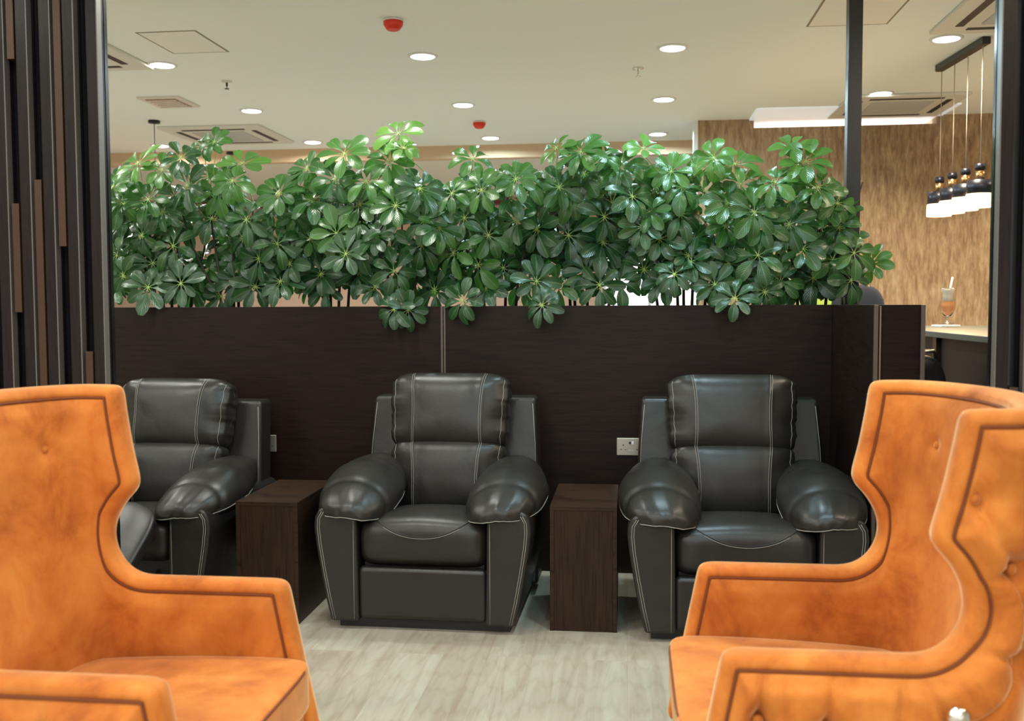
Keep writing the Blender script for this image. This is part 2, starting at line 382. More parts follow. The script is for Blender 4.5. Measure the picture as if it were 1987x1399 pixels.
# white coffer panel running over the lowered wall top, with a warm strip behind it
t = empty('ceiling_coffer', (1.84, WY, CZ), label='white glossy panel with warm glow where the ceiling meets the wallpapered wall', cat='ceiling panel')
MB().box(-.80, .81, -.50, .62, -.012, 0).build('white_panel', M['cove'], t, bevel=.003)
MB().box(-.76, .77, .62, .64, -.10, 0).build('led_strip', M['warmstrip'], t)
for s_ in (-1, 1): MB().box(*( (-.80, -.76) if s_ < 0 else (.77, .81)), .145, .62, -.10, 0).build('end_panel', M['bulk'], t)
l = bpy.data.lights.new('coffer_lamp', 'AREA'); l.shape = 'RECTANGLE'; l.size = 1.4; l.size_y = .08; l.energy = 8; l.color = (.95, .97, 1)
o = bpy.data.objects.new('coffer_lamp', l); COL.objects.link(o); o.location = (1.84, WY+.30, 2.78); o.rotation_euler.x = pi

# linear pendant
a = atz(1822, 127, CZ); b = atz(1915, 70, CZ)
mid = (a+b)/2; ang = math.atan2((b-a).y, (b-a).x); Lh = (b-a).length/2
t = empty('linear_pendant', (mid.x, mid.y, CZ), ang, label='black linear ceiling bar hanging four glowing black pendant lamps', cat='pendant lamp')
MB().box(-Lh, Lh, -.028, .028, -.045, 0).build('ceiling_bar', M['post'], t, bevel=.008)
for k, s in enumerate((-.86, -.28, .28, .86)):
    x = s*Lh; z1 = -.755
    MB().tube([(x, 0, -.04), (x, 0, z1)], .003, 6).build('cord', M['cord'], t)
    ps = MB().lathe([(.030, z1), (.030, z1-.035), (.028, z1-.036), (.001, z1-.036)], (x, 0, 0), n=20).build('lamp_cap', M['shade'], t)
    MB().lathe([(.027, z1-.035), (.027, z1-.10), (.001, z1-.101)], (x, 0, 0), n=20).build('lamp_collar', M['brass'], ps)
    sh = MB().lathe([(.001, z1-.100), (.075, z1-.100), (.076, z1-.185), (.070, z1-.185), (.069, z1-.106), (.001, z1-.106)], (x, 0, 0), n=28).build('lamp_shade', M['shade'], t)
    MB().lathe([(.001, z1-.15), (.066, z1-.150), (.078, z1-.188), (.080, z1-.245), (.078, z1-.262), (.001, z1-.262)], (x, 0, 0), n=28).build('glowing_glass', M['glow'], sh)
    wp = Matrix.Rotation(ang, 3, 'Z') @ Vector((x, 0, 0))
    l = bpy.data.lights.new('pendant_lamp', 'POINT'); l.energy = 9; l.color = (1, .62, .32); l.shadow_soft_size = .08
    o = bpy.data.objects.new('pendant_lamp', l); COL.objects.link(o); o.location = (mid.x+wp.x, mid.y+wp.y, CZ+z1-.36)

# ------------------------------------------------------------------ planter partition
PZ = 1.352; PX = .985
t = empty('planter_partition', (-1, 5.0, 0), label='long dark wood planter partition behind the recliners', cat='planter')
o0 = (-1, 5.0, 0)
def part(mb, name, m_, par, org, **kw):
    mb.v = [(x-org[0], y-org[1], z-org[2]) for x, y, z in mb.v]
    return mb.build(name, m_, par, **kw)
xj = aty(860, 650, 5).x
part(MB().box(-3.6, xj-.012, 5.0, 5.02, 0, PZ), 'front_panel', M['wenge'], t, o0, bevel=.0015)
part(MB().box(xj+.012, PX, 5.0, 5.02, 0, PZ), 'front_panel', M['wenge'], t, o0, bevel=.0015)
part(MB().box(xj-.012, xj-.002, 4.998, 5.018, 0, PZ).box(xj+.003, xj+.012, 4.998, 5.018, 0, PZ), 'joint_strip', M['joint'], t, o0)
part(MB().box(-3.6, PX, 5.42, 5.44, 0, PZ), 'back_panel', M['wenge'], t, o0, bevel=.0015)
part(MB().box(-3.6, PX, 5.02, 5.42, 1.0, 1.26), 'soil', M['soil'], t, o0)
part(MB().box(PX, PX+.014, 4.15, 5.44, 0, PZ), 'return_panel', M['wenge'], t, o0, bevel=.001)
part(MB().box(PX+.014, PX+.195, 4.16, 5.44, 0, PZ), 'return_wall', M['wenge'], t, o0, bevel=.0015)
part(MB().box(PX-.003, PX+.012, 4.142, 4.160, 0, PZ), 'edge_trim', M['joint'], t, o0, bevel=.002)
part(MB().box(PX+.018, PX+.024, 4.148, 4.162, 0, PZ-.004), 'edge_trim', M['edge_gold'], t, o0)
part(MB().box(PX+.180, PX+.196, 4.150, 4.165, 0, PZ), 'edge_trim', M['joint'], t, o0, bevel=.002)
# post standing on the corner
pp = aty(1650, 588, 5.2)
MBp = MB().box(-.034, .034, -.034, .034, 0, CZ-PZ)
o = MBp.build('metal_post', M['post'], bevel=.003); o.location = (pp.x, 5.2, PZ)
tag(o, 'slim square black metal post rising from the planter corner to the ceiling', 'post')

# ------------------------------------------------------------------ wall sockets
def socket(x, z, label, full=True):
    t = empty('wall_socket', (x, 5.0, z), label=label, cat='socket', group='double sockets on the dark panel')
    MB().box(-.073, .073, -.009, 0, -.044, .044).build('face_plate', M['plate'], t, bevel=.003)
    sw = MB().box(-.012, -.002, -.0125, -.008, .014, .026).build('switch', M['black'], t, bevel=.001)
    MB().box(.002, .012, -.0135, -.008, .012, .026).build('switch', M['white'], t, bevel=.002)
    for s in (-1, 1):
        h = MB().box(s*.040-.0025, s*.040+.0025, -.0096, -.008, .004, .012)
        for q in (-.011, .011): h.box(s*.040+q-.0035, s*.040+q+.0035, -.0096, -.008, -.016, -.0125)
        h.build('socket_holes', M['black'], t)
    MB().box(-.014, -.004, -.0096, -.008, -.021, -.014).box(.003, .012, -.0096, -.008, -.021, -.014).build('usb_ports', M['ac_grille'], t)
s1 = aty(1225, 866.5, 5.0); s2 = aty(537, 860, 5.0)
socket(s1.x, s1.z, 'brushed steel double socket on the dark panel beside the right recliner')
socket(s2.x-.073, s2.z, 'steel double socket half hidden behind the left recliner')

# ------------------------------------------------------------------ slat screens
def slat_screen(x0, n, step, sgn, label, inserts, yf=3.2, wide=.036):
    org = (x0, yf, 0)
    t = empty('slat_screen', org, label=label, cat='screen')
    MB().box(min(0, -sgn*step*n), max(0, -sgn*step*n)+0, .055, .075, 0, CZ).build('back_panel', M['slat_back'], t)
    for k in range(n):
        xs = -sgn*k*step
        a, b = (xs-wide, xs) if sgn > 0 else (xs, xs+wide)
        f = MB().box(a, b, 0, .05, 0, CZ).build('slat', M['slat'], t, bevel=.0015)
        e = (b, b+.004) if sgn > 0 else (a-.004, a)
        MB().box(e[0], e[1], .001, .030, 0, CZ).build('lit_side_strip', M['slat_side_lit'], f)  # pale strip paints in the light that the slat's side catches
    for (k, z0, z1) in inserts:
        a = -sgn*(k*step+wide+.004)
        xa, xb = (a-step+wide+.022, a) if sgn > 0 else (a, a+step-wide-.022)
        MB().box(xa, xb, -.004, .05, z0, z1).build('bronze_insert', M['copper'], t, bevel=.001)
    return t
YF = 3.2
def zz(px, py): return aty(px, py, YF).z
xr = aty(192, 300, YF).x; st = (aty(192, 300, YF).x-aty(56, 300, YF).x)/3
ins = [(1, zz(118, 478), CZ), (0, 0, zz(172, 682)), (2, 0, zz(75, 349)), (3, zz(30, 606), zz(30, 395)), (3, zz(20, 115), CZ)]
slat_screen(xr, 6, st, 1, 'tall dark slatted screen with bronze inserts at the left edge', ins)
xl = aty(1942, 300, YF).x
slat_screen(xl, 6, st, -1, 'tall dark slatted screen at the right edge', [(0, 0, 1.1), (1, .6, 1.6), (2, 1.4, CZ)])

# ------------------------------------------------------------------ side tables
def side_table(x0, x1, y0, y1, h, label):
    w = x1-x0; d = y1-y0
    t = empty('side_table', ((x0+x1)/2, y0, 0), label=label, cat='side table', group='dark box side tables between the recliners')
    k = .018
    MB().box(-w/2, w/2, 0, d, h-k, h).build('table_top', M['table_wood'], t, bevel=.0012)
    MB().box(-w/2+k, w/2-k, .002, .018, 0, h-k).build('front_panel', M['table_front'], t, bevel=.001)
    for s in (-1, 1): MB().box(min(s*w/2, s*(w/2-k)), max(s*w/2, s*(w/2-k)), 0, d, 0, h-k).build('side_panel', M['table_wood'], t, bevel=.0012)
    MB().box(-w/2+k, w/2-k, d-.018, d, 0, h-k).build('back_panel', M['table_front'], t)
side_table(-.322, -.044, 4.075, 4.60, .525, 'dark wood box side table between the middle and right recliners')
side_table(-1.665, -1.392, 4.045, 4.58, .525, 'dark wood box side table between the left and middle recliners')

# ------------------------------------------------------------------ recliners
def sgnpow(x, p): return math.copysign(abs(x)**p, x)
def cushion(a, b, c, n=3.0, m=2.4, N=22, warp=None, dent=None):
    """cube-sphere superellipsoid: n rounds the x-z outline, m the depth (y)"""
    idx = {}; vs = []; fs = []
    def pt(i, j, k):
        key = (i, j, k)
        if key in idx: return idx[key]
        d = Vector((2*i/N-1, 2*j/N-1, 2*k/N-1))
        d = Vector([math.tan(q*pi/4*.98) for q in d])
        F_ = ((abs(d.x)**n+abs(d.z)**n)**(m/n)+abs(d.y)**m)**(1/m)
        q = d/F_; p = Vector((q.x*a, q.y*b, q.z*c))
        if dent: p = dent(q, p)
        if warp: p = warp(p)
        idx[key] = len(vs); vs.append(p); return idx[key]
    for ax in range(3):
        for side in (0, N):
            for i in range(N):
                for j in range(N):
                    q = []
                    for (u, v) in ((i, j), (i+1, j), (i+1, j+1), (i, j+1)):
                        c3 = [u, v]; c3.insert(ax, side); q.append(pt(*c3))
                    fs.append(q)
    return vs, fs
def seam_front(a, b, c, n, m, path, warp, dent=None, off=.0015):
    out = []
    for (x, z) in path:
        S = (abs(x/a)**n+abs(z/c)**n)**(m/n); y = -b*max(0, 1-S)**(1/m)
        q = Vector((x/a, y/b, z/c)); p = Vector((x, y, z))
        if dent: p = dent(q, p)
        p.y -= off
        out.append(warp(p))
    return out
def lin(p0, p1, n=24): return [(p0[0]+(p1[0]-p0[0])*i/n, p0[1]+(p1[1]-p0[1])*i/n) for i in range(n+1)]

def make_recliner(seed=1):
    rnd = random.Random(seed)
    R = empty('recliner', (0, 0, 0))
    L = M['leather']
    # plinth
    MB().box(-.37, .37, .05, .84, 0, .06).build('base', M['black'], R)
    # arm bodies
    for s in (-1, 1):
        out = [(.272, .035), (.395, .035), (.420, .14), (.442, .26), (.458, .36), (.466, .43), (.462, .475), (.445, .505), (.415, .518), (.30, .512), (.280, .495), (.278, .40)]
        poly = [(s*x, z) for x, z in out]
        mb = MB().prism(poly, 'y', .0, .82)
        arm = mb.build('arm', L, R, bevel=.016, seg=4)
        stitches(arm, [([(s*(x-dx), -.0005, z) for x, z in ((.383, .045), (.404, .14), (.426, .26), (.442, .36), (.449, .43), (.446, .470), (.430, .497))], .0012) for dx in (0, .009)]
                 + [([(s*.292, -.0005, z) for z in (.045, .2, .35, .49)], .0011)])
        # arm pad: plump pillow, low and rounded in front
        ph = rnd.random()*6
        def warp(p, s=s):
            y = p.y/.36                                  # -1 front .. 1 back
            x = p.x; z = p.z
            zc = .562+.042*y - .020*max(0, -y-.2)*1.3
            sc = 1-.16*max(0, y)-.06*max(0, -y-.5)
            xx = x*sc*(1.0-.10*max(0, y))
            # outer side hangs over the arm body, inner side rounds down to the seat
            zz_ = z*(1-.25*max(0, y))*(1-.22*max(0, -y))
            if z < 0: zz_ *= .78
            return Vector((s*(.333+xx-.025*max(0, y)+.012*y), .33+p.y, zc+zz_-.9*x*x+(.10 if xx < 0 else .02)*xx*(1-.4*y)))
        def dent(q, p, s=s, ph=ph):
            fr = max(0, -q.y-.45)/.55
            w = .0016*fr*sin(q.x*9+ph+5*q.z)+.0010*fr*sin(q.x*21+ph*2-6*q.z)+.0030*fr*max(0, .35-q.z)*sin(q.x*23+ph+2*sin(q.x*4))*max(0, 1-q.x*.6)*.7
            rd = .0022*max(0, q.y+.1)*sin(q.y*38)
            seam = -.010*math.exp(-((q.y+.62-.10*q.z)/.05)**2) * (1 if q.z > -.2 else 0)
            k = 1+(w+rd+seam*.6)/.1
            return Vector((p.x*k, p.y*(1+w*2), p.z*k))
        vs, fs = cushion(.172, .365, .098, 2.5, 2.7, 44, warp, dent)
        pad = MB().add(vs, fs, 0, True).build('arm_pad', L, R)
        lines = []
        pts = []
        for i in range(37):
            a_ = -.25+(pi+.5)*(i/36); dx_, dy_ = -cos(a_), -sin(a_); zf = -.30
            lo, hi_ = 0., 2.
            for _ in range(30):
                r_ = (lo+hi_)/2
                if (abs(dx_*r_)**2.5+abs(zf)**2.5)**(2.7/2.5)+abs(dy_*r_)**2.7 > 1: hi_ = r_
                else: lo = r_
            q = Vector((dx_*lo, dy_*lo, zf)); pts.append(warp(dent(q, Vector((q.x*.1735, q.y*.3675, q.z*.098)))))
        lines.append((pts, .0018))
        pts = []
        for i in range(25):
            a_ = pi*(.02+.96*i/24); x = -.168*cos(a_)*.96; zt = .094*sin(a_)**.9
            y = .36*(-.60+.10*sin(a_)*.9)
            k = (max(0, 1-abs(y/.36)**2.3))**(1/2.3); r_ = (abs(cos(a_))**2.3+abs(sin(a_))**2.3)**(-1/2.3)
            pts.append(warp(Vector((-.1695*cos(a_)*r_*k, y, .0955*sin(a_)*r_*k))))
        lines.append((pts, .0009)); lines.append(([q+Vector((0, .010, 0)) for q in pts], .0009))
        stitches(pad, lines)
    # back shell with the two upright wings
    def lean(p): return Vector((p.x, p.y+(p.z-.45)*.20, p.z))
    sh = MB()
    poly = [(-.43, .05), (.43, .05), (.425, .5), (.402, .915), (-.402, .915), (-.425, .5)]
    y0, y1 = .66, .80
    vs = [lean(Vector((x, y0, z))) for x, z in poly]+[lean(Vector((x, y1, z))) if z > .3 else Vector((x, y1-.02, z)) for x, z in poly]
    n_ = 6; sh.add(vs, [tuple(range(n_)), tuple(range(2*n_-1, n_-1, -1))]+[(i, i+n_, (i+1) % n_+n_, (i+1) % n_) for i in range(n_)])
    shell = sh.build('back_shell', L, R, bevel=.020, seg=4)
    stitches(shell, [([lean(Vector((s*x, y0-.0015, z))) for x, z in ((.412, .45), (.403, .7), (.388, .885))], .0013) for s in (-1, 1)])
    # pillows
    def pillow(name, a, b, c, zc, yc, tilt, n, m, top, seed):
        ph = seed*2.1
        def warp(p):
            w = 1+(.03*(p.z/c) if top else .05*(p.z/c))
            x = p.x*w; T = Matrix.Rotation(-tilt, 3, 'X')
            q = T @ Vector((x, p.y, p.z)); return Vector((q.x, q.y+yc, q.z+zc))
        def dent(q, p):
            e = max(0, abs(q.x)-.62)/.38
            # gathers at the side seam
            g = .0022*e*(sin(q.z*15+ph+q.x*2)+.7*sin(q.z*31+ph*1.7)+.5*sin(q.z*47+ph))
            k = 1+g/.25
            ridge = 0
            for xs in (-.56, .56): ridge += -.004*math.exp(-((q.x-xs)/.045)**2)
            f = 1 if q.y < 0 else 0
            side = -.012*math.exp(-((abs(q.x)-.95)/.04)**2)
            low = -.008*e*f*sin(q.z*8+ph)
            return Vector((p.x*k+math.copysign(side, q.x)*.6, p.y-f*(ridge+low)*1.0*(-1), p.z*(1+.3*g)))
        vs, fs = cushion(a, b, c, n, m, 34, warp, dent)
        o = MB().add(vs, fs, 0, True).build(name, L, R)
        lines = []
        for xs in (-.56, .56):
            for dx in (-.0045, .0045):
                lines.append((seam_front(a, b, c, n, m, [(xs*a+dx+(.012*(z/c)**2*(1 if xs > 0 else -1)), z) for z in [c*(-.96+1.92*i/30) for i in range(31)]], warp, dent), .0010))
        for s in (-1, 1):
            pts = seam_front(a, b, c, n, m, [(s*a*.90, z) for z in [c*(-.80+1.6*i/24) for i in range(25)]], warp, dent, .002)
            lines.append((pts, .0011))
        stitches(o, lines)
        return o
    pillow('lumbar_pillow', .268, .125, .185, .56, .60, rad(9), 4.2, 2.6, False, 1)
    pillow('head_pillow', .286, .128, .190, .845, .665, rad(13), 5.6, 2.6, True, 2+seed)
    # seat: box-sided across, rolled over front to back
    SA, SB, SC = .335, .281, .118
    def warp(p):                                          # p = (depth, width, height)
        h = p.z*(1+.20*(1-min(1, (p.y/SB)**2))*(1-.6*max(0, p.x/SA))) if p.z > 0 else p.z
        return Vector((p.y, p.x+.33, h+.328-.040*(p.x/.33)))
    vs, fs = cushion(SA, SB, SC, 3.4, 9, 36, warp)
    seat = MB().add(vs, fs, 0, True).build('seat', L, R)
    pts = []
    for i in range(45):
        x = -.268+.536*i/44; u = min(1, abs(x/.268)); th = rad(66)-(rad(66)-rad(13))*(1-u**2.2)
        k = max(0, 1-abs(x/SB)**9)**(1/9)
        cy, cz = cos(th), sin(th); r = (cy**3.4+cz**3.4)**(-1/3.4)
        p = warp(Vector((-SA*cy*r*k, x, SC*cz*r*k))); p += Vector((0, -cy, cz))*.0012
        pts.append(p)
    MB().tube(pts, .0022, 6).build('seam', M['black'], seat)
    stitches(seat, [([p+Vector((0, -.002, -.006)) for p in pts], .0010)])
    # foot rest
    MB().box(-.2755, .2755, .006, .06, .045, .266).build('footrest', L, R, bevel=.022, seg=5)
    MB().box(-.26, .26, .06, .7, .06, .30).build('seat_frame', M['black'], R)
    return R

R0 = make_recliner(1)
def place(o, x, y, rz, sx, label):
    o.location = (x, y, 0); o.rotation_euler.z = rz; o.scale = (sx, 1, 1)
    o['label'] = label; o['category'] = 'recliner'; o['group'] = 'black leather recliners along the planter'
R1 = copy_tree(R0); R2 = copy_tree(R0)
place(R0, -.850, 3.995, rad(-1.0), .985, 'black leather recliner in the middle, between the two side tables')
place(R1, .468, 3.97, rad(0), 1.01, 'black leather recliner on the right, beside the wall socket')
place(R2, -2.215, 3.99, rad(-1), .985, 'black leather recliner on the left with its foot rest part open')
R2.scale.z = .97
# the left recliner: leaning back a little, foot rest swung out on its linkage
for ch in list(R2.children):
    if ch.name.startswith('footrest'):
        COL.objects.unlink(ch); bpy.data.objects.remove(ch)
def fw(p):
    y = p.y; return Vector((p.x, y-.20, .355+(y)*.62+p.z+.02*sin(p.x*22)*(1 if p.z > 0 else 0)*.4))
vs, fs = cushion(.255, .24, .05, 6, 4, 26, fw)
fr = MB().add(vs, fs, 0, True).build('footrest', M['leather'], R2)
for sx in (-1, 1): MB().tube([(sx*.20, .12, .24), (sx*.20, -.10, .16), (sx*.20, -.22, .20)], .010, 8).build('linkage', M['steel'], fr)
for c_ in ((.16, -.21, .24), (.19, -.16, .19)): MB().lathe([(.001, -.02), (.016, -.018), (.020, 0), (.012, .014), (.001, .016)], c_, 16).build('knob', M['steel'], fr)

# ------------------------------------------------------------------ orange wing chairs
def wing_chair_meshes():
    HT, HA = 1.146, .627
    A = .40; B = .3575                                  # arc half length, half width (mid surface)
    def dc(z): return .625+(z-.42)*.105
    def de(z): return dc(z)-.155
    # arc table: quarter ellipse (B by .175), arc length param scaled to A
    import bisect
    tt = [i/200*pi/2 for i in range(201)]; cum = [0]
    for i in range(200):
        y0, d0 = B*sin(tt[i]), .155*cos(tt[i]); y1, d1 = B*sin(tt[i+1]), .155*cos(tt[i+1])
        cum.append(cum[-1]+math.hypot(y1-y0, d1-d0))
    A = cum[-1]
    # flatter middle, tighter corner: superellipse exponent
    def plan(s, z):
        sg = 1 if s >= 0 else -1; a = abs(s)
        if a <= A:
            i = min(199, max(0, bisect.bisect_left(cum, a)-1)); t = (a-cum[i])/max(1e-9, cum[i+1]-cum[i]); th = tt[i]+t*(tt[i+1]-tt[i])
            y = B*sin(th); d = de(z)+.155*cos(th)
            nrm = Vector((cos(th)/.155, sin(th)/B)); nrm.normalize()     # (d, y) outward
            return d, sg*y, nrm.x, sg*nrm.y
        return de(z)-(a-A), sg*B, 0.0, float(sg)
    def P(s, z, off):
        d, y, nd_, ny = plan(s, z)
        flare = .025*max(0, (z-.75)/.4)*min(1, max(0, abs(s)-.15)/.2)
        return Vector((-(d+nd_*off), y+ny*off+math.copysign(flare, s), z))
    # profile (d, z) front outline of one side, bottom to top
    prof = [(-.085, .20), (-.075, .26), (-.04, .42), (0, HA-.006), (.03, HA), (.395, HA), (.428, .634), (.460, .655), (.485, .695), (.492, .735), (.485, .775), (.458, .825), (.422, .862), (.418, .885), (.440, .97), (.459, 1.07), (.468, HT-.012), (.478, HT)]
    side = [(A+de(z)-d, z) for d, z in prof]
    # fine resample with slight smoothing through Catmull on curved part
    bottom = [(-side[0][0], .17), (side[0][0], .17)]
    pl = [(side[0][0], .17)]+side+[(0.12, HT+.004), (-.12, HT+.004)]+[(-s, z) for s, z in reversed(side)]+[(-side[0][0], .17)]
    def resample(poly, step):
        out = []; n = len(poly)
        for i in range(n):
            p, q = poly[i], poly[(i+1) % n]; L = math.hypot(q[0]-p[0], q[1]-p[1])
            if L < 1e-6: continue
            k = max(1, int(round(L/step)))
            for j in range(k): out.append((p[0]+(q[0]-p[0])*j/k, p[1]+(q[1]-p[1])*j/k))
        return out
    bd = np.array(resample(pl, .009))
    for _ in range(6):                                 # soften corners
        bd = bd*.5+np.roll(bd, 1, 0)*.25+np.roll(bd, -1, 0)*.25
    nb = len(bd)
    seg = np.roll(bd, -1, 0)-bd
    def dist(pts):
        pts = np.asarray(pts); out = np.full(len(pts), 9.)
        L2 = (seg**2).sum(1)
        for i in range(nb):
            w = pts-bd[i]; t = np.clip((w@seg[i])/L2[i], 0, 1); d_ = np.hypot(*(w-t[:, None]*seg[i]).T); out = np.minimum(out, d_)
        return out
    def inside(pts):
        pts = np.asarray(pts); c = np.zeros(len(pts), bool); j = nb-1
        for i in range(nb):
            xi, yi = bd[i]; xj_, yj = bd[j]
            cond = ((yi > pts[:, 1]) != (yj > pts[:, 1])) & (pts[:, 0] < (xj_-xi)*(pts[:, 1]-yi)/(yj-yi+1e-12)+xi)
            c ^= cond; j = i
        return c
    tg = np.roll(bd, -1, 0)-np.roll(bd, 1, 0); tg /= np.hypot(*tg.T)[:, None]; nrm = np.stack([-tg[:, 1], tg[:, 0]], 1)
    if not inside((bd+nrm*.01))[nb//2]: nrm = -nrm
    ins_ = []
    def inset_line(q): return bd+nrm*q
    for q in (.0025, .007, .013, .020, .026, .031, .034, .037, .041, .047):
        p = inset_line(q); ok = (dist(p) > q*.97) & inside(p); ins_.append(p[ok])
    gx = np.arange(bd[:, 0].min(), bd[:, 0].max(), .0085); gz = np.arange(.17, HT+.02, .0085)
    G = np.array([(x+.0042*(j % 2), z) for j, z in enumerate(gz) for x in gx]); ok = inside(G); G = G[ok]; G = G[dist(G) > .053]
    allp = np.concatenate([bd]+ins_+[G])
    edges = [(i, (i+1) % nb) for i in range(nb)]
    res = geometry.delaunay_2d_cdt([Vector(p) for p in allp], edges, [], 1, 1e-6)
    V2 = np.array([tuple(v) for v in res[0]]); T = [tuple(f) for f in res[2]]
    D = dist(V2)
    # tufting on the outside
    btn = [(0, .965), (0, .72), (0, .475)]
    for sg in (-1, 1):
        btn += [(sg*x, z) for x, z in ((A+.035, .965), (A-.055, .815), (A-.10, .61), (A-.0, .475), (A+.265, .475), (A+.405, .485), (A+.12, .33), (A+.33, .32))]
    bt = np.array(btn); okb = inside(bt); bt = bt[okb]; bt = bt[dist(bt) > .045]
    creases = []
    for i in range(len(bt)):
        for j in range(i+1, len(bt)):
            if .1 < np.hypot(*(bt[i]-bt[j])) < .33 and abs(bt[i][1]-bt[j][1]) > .09 and bt[i][0]*bt[j][0] >= 0: creases.append((bt[i], bt[j]))
    for b_ in bt:                                         # pleats running to the edge
        if b_[1] > .93: creases.append((b_, np.array((b_[0], HT-.03))))
        if .4 < b_[1] < .62 and abs(b_[0]) > .5: creases.append((b_, np.array((b_[0], HA-.03))))
        dd = dist([b_])[0]
        if dd < .16 and b_[1] > .6:
            k = np.argmin(np.hypot(*(bd-b_).T)); creases.append((b_, bd[k]*.8+b_*.2))
    for sg in (-1, 1):
        creases.append((np.array((sg*(A+.0), .475)), np.array((sg*(A+.10), .60))))
        creases.append((np.array((sg*(A-.055), .815)), np.array((sg*(A+.02), .79))))
        creases.append((np.array((sg*(A+.125), .59)), np.array((sg*(A+.12), .33))))
    cr = np.zeros(len(V2))
    for a_, b_ in creases:
        e = b_-a_; w = V2-a_; t = np.clip((w@e)/(e@e), 0, 1); q = np.hypot(*(w-t[:, None]*e).T)
        cr = np.maximum(cr, np.exp(-(q/.0095)**2)*(.65+.35*np.abs(2*t-1)))
    bq = np.full(len(V2), 9.)
    for b_ in bt: bq = np.minimum(bq, np.hypot(*(V2-b_).T))
    ibt = np.array([(-.25, .985), (.25, .985), (0, .80)]); iq = np.full(len(V2), 9.)
    for b_ in ibt: iq = np.minimum(iq, np.hypot(*(V2-b_).T))
    h = .038
    def g(q):
        r0 = .032; x = np.clip(q/r0, 0, 1); return h*(1-(1-x)**2.6)**(1/2.6)
    groove = .006*np.exp(-((D-.034)/.0035)**2)
    rise = np.clip((D-.034)/.042, 0, 1); rise = rise*rise*(3-2*rise)
    outer = g(D)-groove+rise*(.020+.010*np.clip(bq/.09, 0, 1)-.021*cr-.036*np.exp(-(bq/.030)**2))
    inner = g(D)-groove+rise*(.010-.014*np.exp(-(iq/.020)**2))
    mb = MB(); N_ = len(V2); bnd = D < 1e-5
    vo = [P(V2[i][0], V2[i][1], outer[i] if not bnd[i] else 0) for i in range(N_)]
    vi = []; mp = {}
    for i in range(N_):
        if bnd[i]: mp[i] = i
        else: mp[i] = N_+len(vi); vi.append(P(V2[i][0], V2[i][1], -inner[i]))
    mb.add(vo+vi, [tuple(t) for t in T]+[tuple(mp[k] for k in reversed(t)) for t in T], 0, True)
    # welts
    line = inset_line(.034); ok = (dist(line) > .031); line = line[ok]
    line = [tuple(p) for p in line if p[1] > .205]
    k0 = 0
    # order: start where the jump is (bottom opening)
    js = [math.hypot(line[i][0]-line[i-1][0], line[i][1]-line[i-1][1]) for i in range(len(line))]
    k0 = int(np.argmax(js)); line = line[k0:]+line[:k0]
    wl = MB()
    wl.tube([P(s, z, h-.0015) for s, z in line], .0032, 6)
    wl.tube([P(s, z, -h+.0015) for s, z in line], .0032, 6)
    buttons = [(P(b_[0], b_[1], h-.010), P(b_[0], b_[1], h+.1)) for b_ in bt]
    ibuttons = [(P(b_[0], b_[1], -h+.004), P(b_[0], b_[1], -h-.1)) for b_ in ibt]
    return mb, wl, buttons, ibuttons
shell_mb, welt_mb, btns, ibtns = wing_chair_meshes()
def make_wing_chair():
    C = empty('wing_armchair', (0, 0, 0))
    sh = shell_mb.build('upholstered_shell', M['velvet'], C)
    welt_mb.build('welt', M['welt'], sh)
    first = None
    for (p, q) in btns+ibtns:
        mb = MB(); mb.lathe([(.001, -.004), (.011, -.003), (.0125, .001), (.009, .006), (.001, .008)], n=14)
        d = (q-p).normalized(); Rm = d.to_track_quat('Z', 'Y').to_matrix()
        if first is None: first = mb.build('button', M['velvet'], C); b = first
        else: b = first.copy(); COL.objects.link(b)
        b.matrix_local = Matrix.Translation(p) @ Rm.to_4x4()
    def warp(p):
        x, y, z = p
        return Vector((x-.237, y, z+.358+.010*(1-min(1, (x/.33)**2))*(1 if z > 0 else 0)-.012*x/.33*-1))
    vs, fs = cushion(.325, .314, .066, 12, 12, 40)
    # seat cushion proper: x depth, y width, z height
    vs = [warp(Vector((v.x, v.y, v.z))) for v in vs]
    seat = MB().add(vs, fs, 0, True).build('seat_cushion', M['velvet'], C)
    w = MB(); pts = []
    for i in range(60):
        a = 2*pi*i/60; cx, cy = cos(a), sin(a); r = (abs(cx)**8+abs(cy)**8)**(-1/8)
        pts.append(warp(Vector((.325*cx*r*1.0, .314*cy*r*1.0, .052))))
    w.tube(pts, .0035, 6, closed=True).build('welt', M['welt'], seat)
    MB().box(-.50, .055, -.318, .318, .19, .305).build('seat_rail', M['velvet'], C, bevel=.012, seg=3)
    for sx, sy in ((.04, .31), (.04, -.31), (-.50, .28), (-.50, -.28)):
        MB().lathe([(.012, 0), (.024, .19), (.001, .195)], (sx, sy, 0), 14).build('leg', M['wenge_v'], C)
    return C
W0 = make_wing_chair()
W1 = copy_tree(W0)
for o, x, y, rz, lab in ((W0, -.905, 2.185, rad(0), 'orange velvet wing armchair at the lower left, facing right'), (W1, .200, 2.480, rad(180), 'orange velvet wing armchair at the lower right, buttoned side towards us')):
    o.location = (x, y, 0); o.rotation_euler.z = rz
    o['label'] = lab; o['category'] = 'armchair'; o['group'] = 'orange wing armchairs'
# small bright metal pull on the outer side of the right chair
kp = aty(1853, 1385, 2.06)
MB().lathe([(.001, -.006), (.024, -.005), (.026, 0), (.018, .006), (.001, .008)], n=18)
kn = MB().lathe([(.001, -.004), (.022, -.003), (.024, .002), (.015, .010), (.001, .013)], n=18).build('metal_stud', M['steel'], W1)
kn.matrix_local = Matrix.Translation((.20-kp.x, 2.48-2.038, kp.z)) @ Matrix.Rotation(rad(-90), 4, 'X')

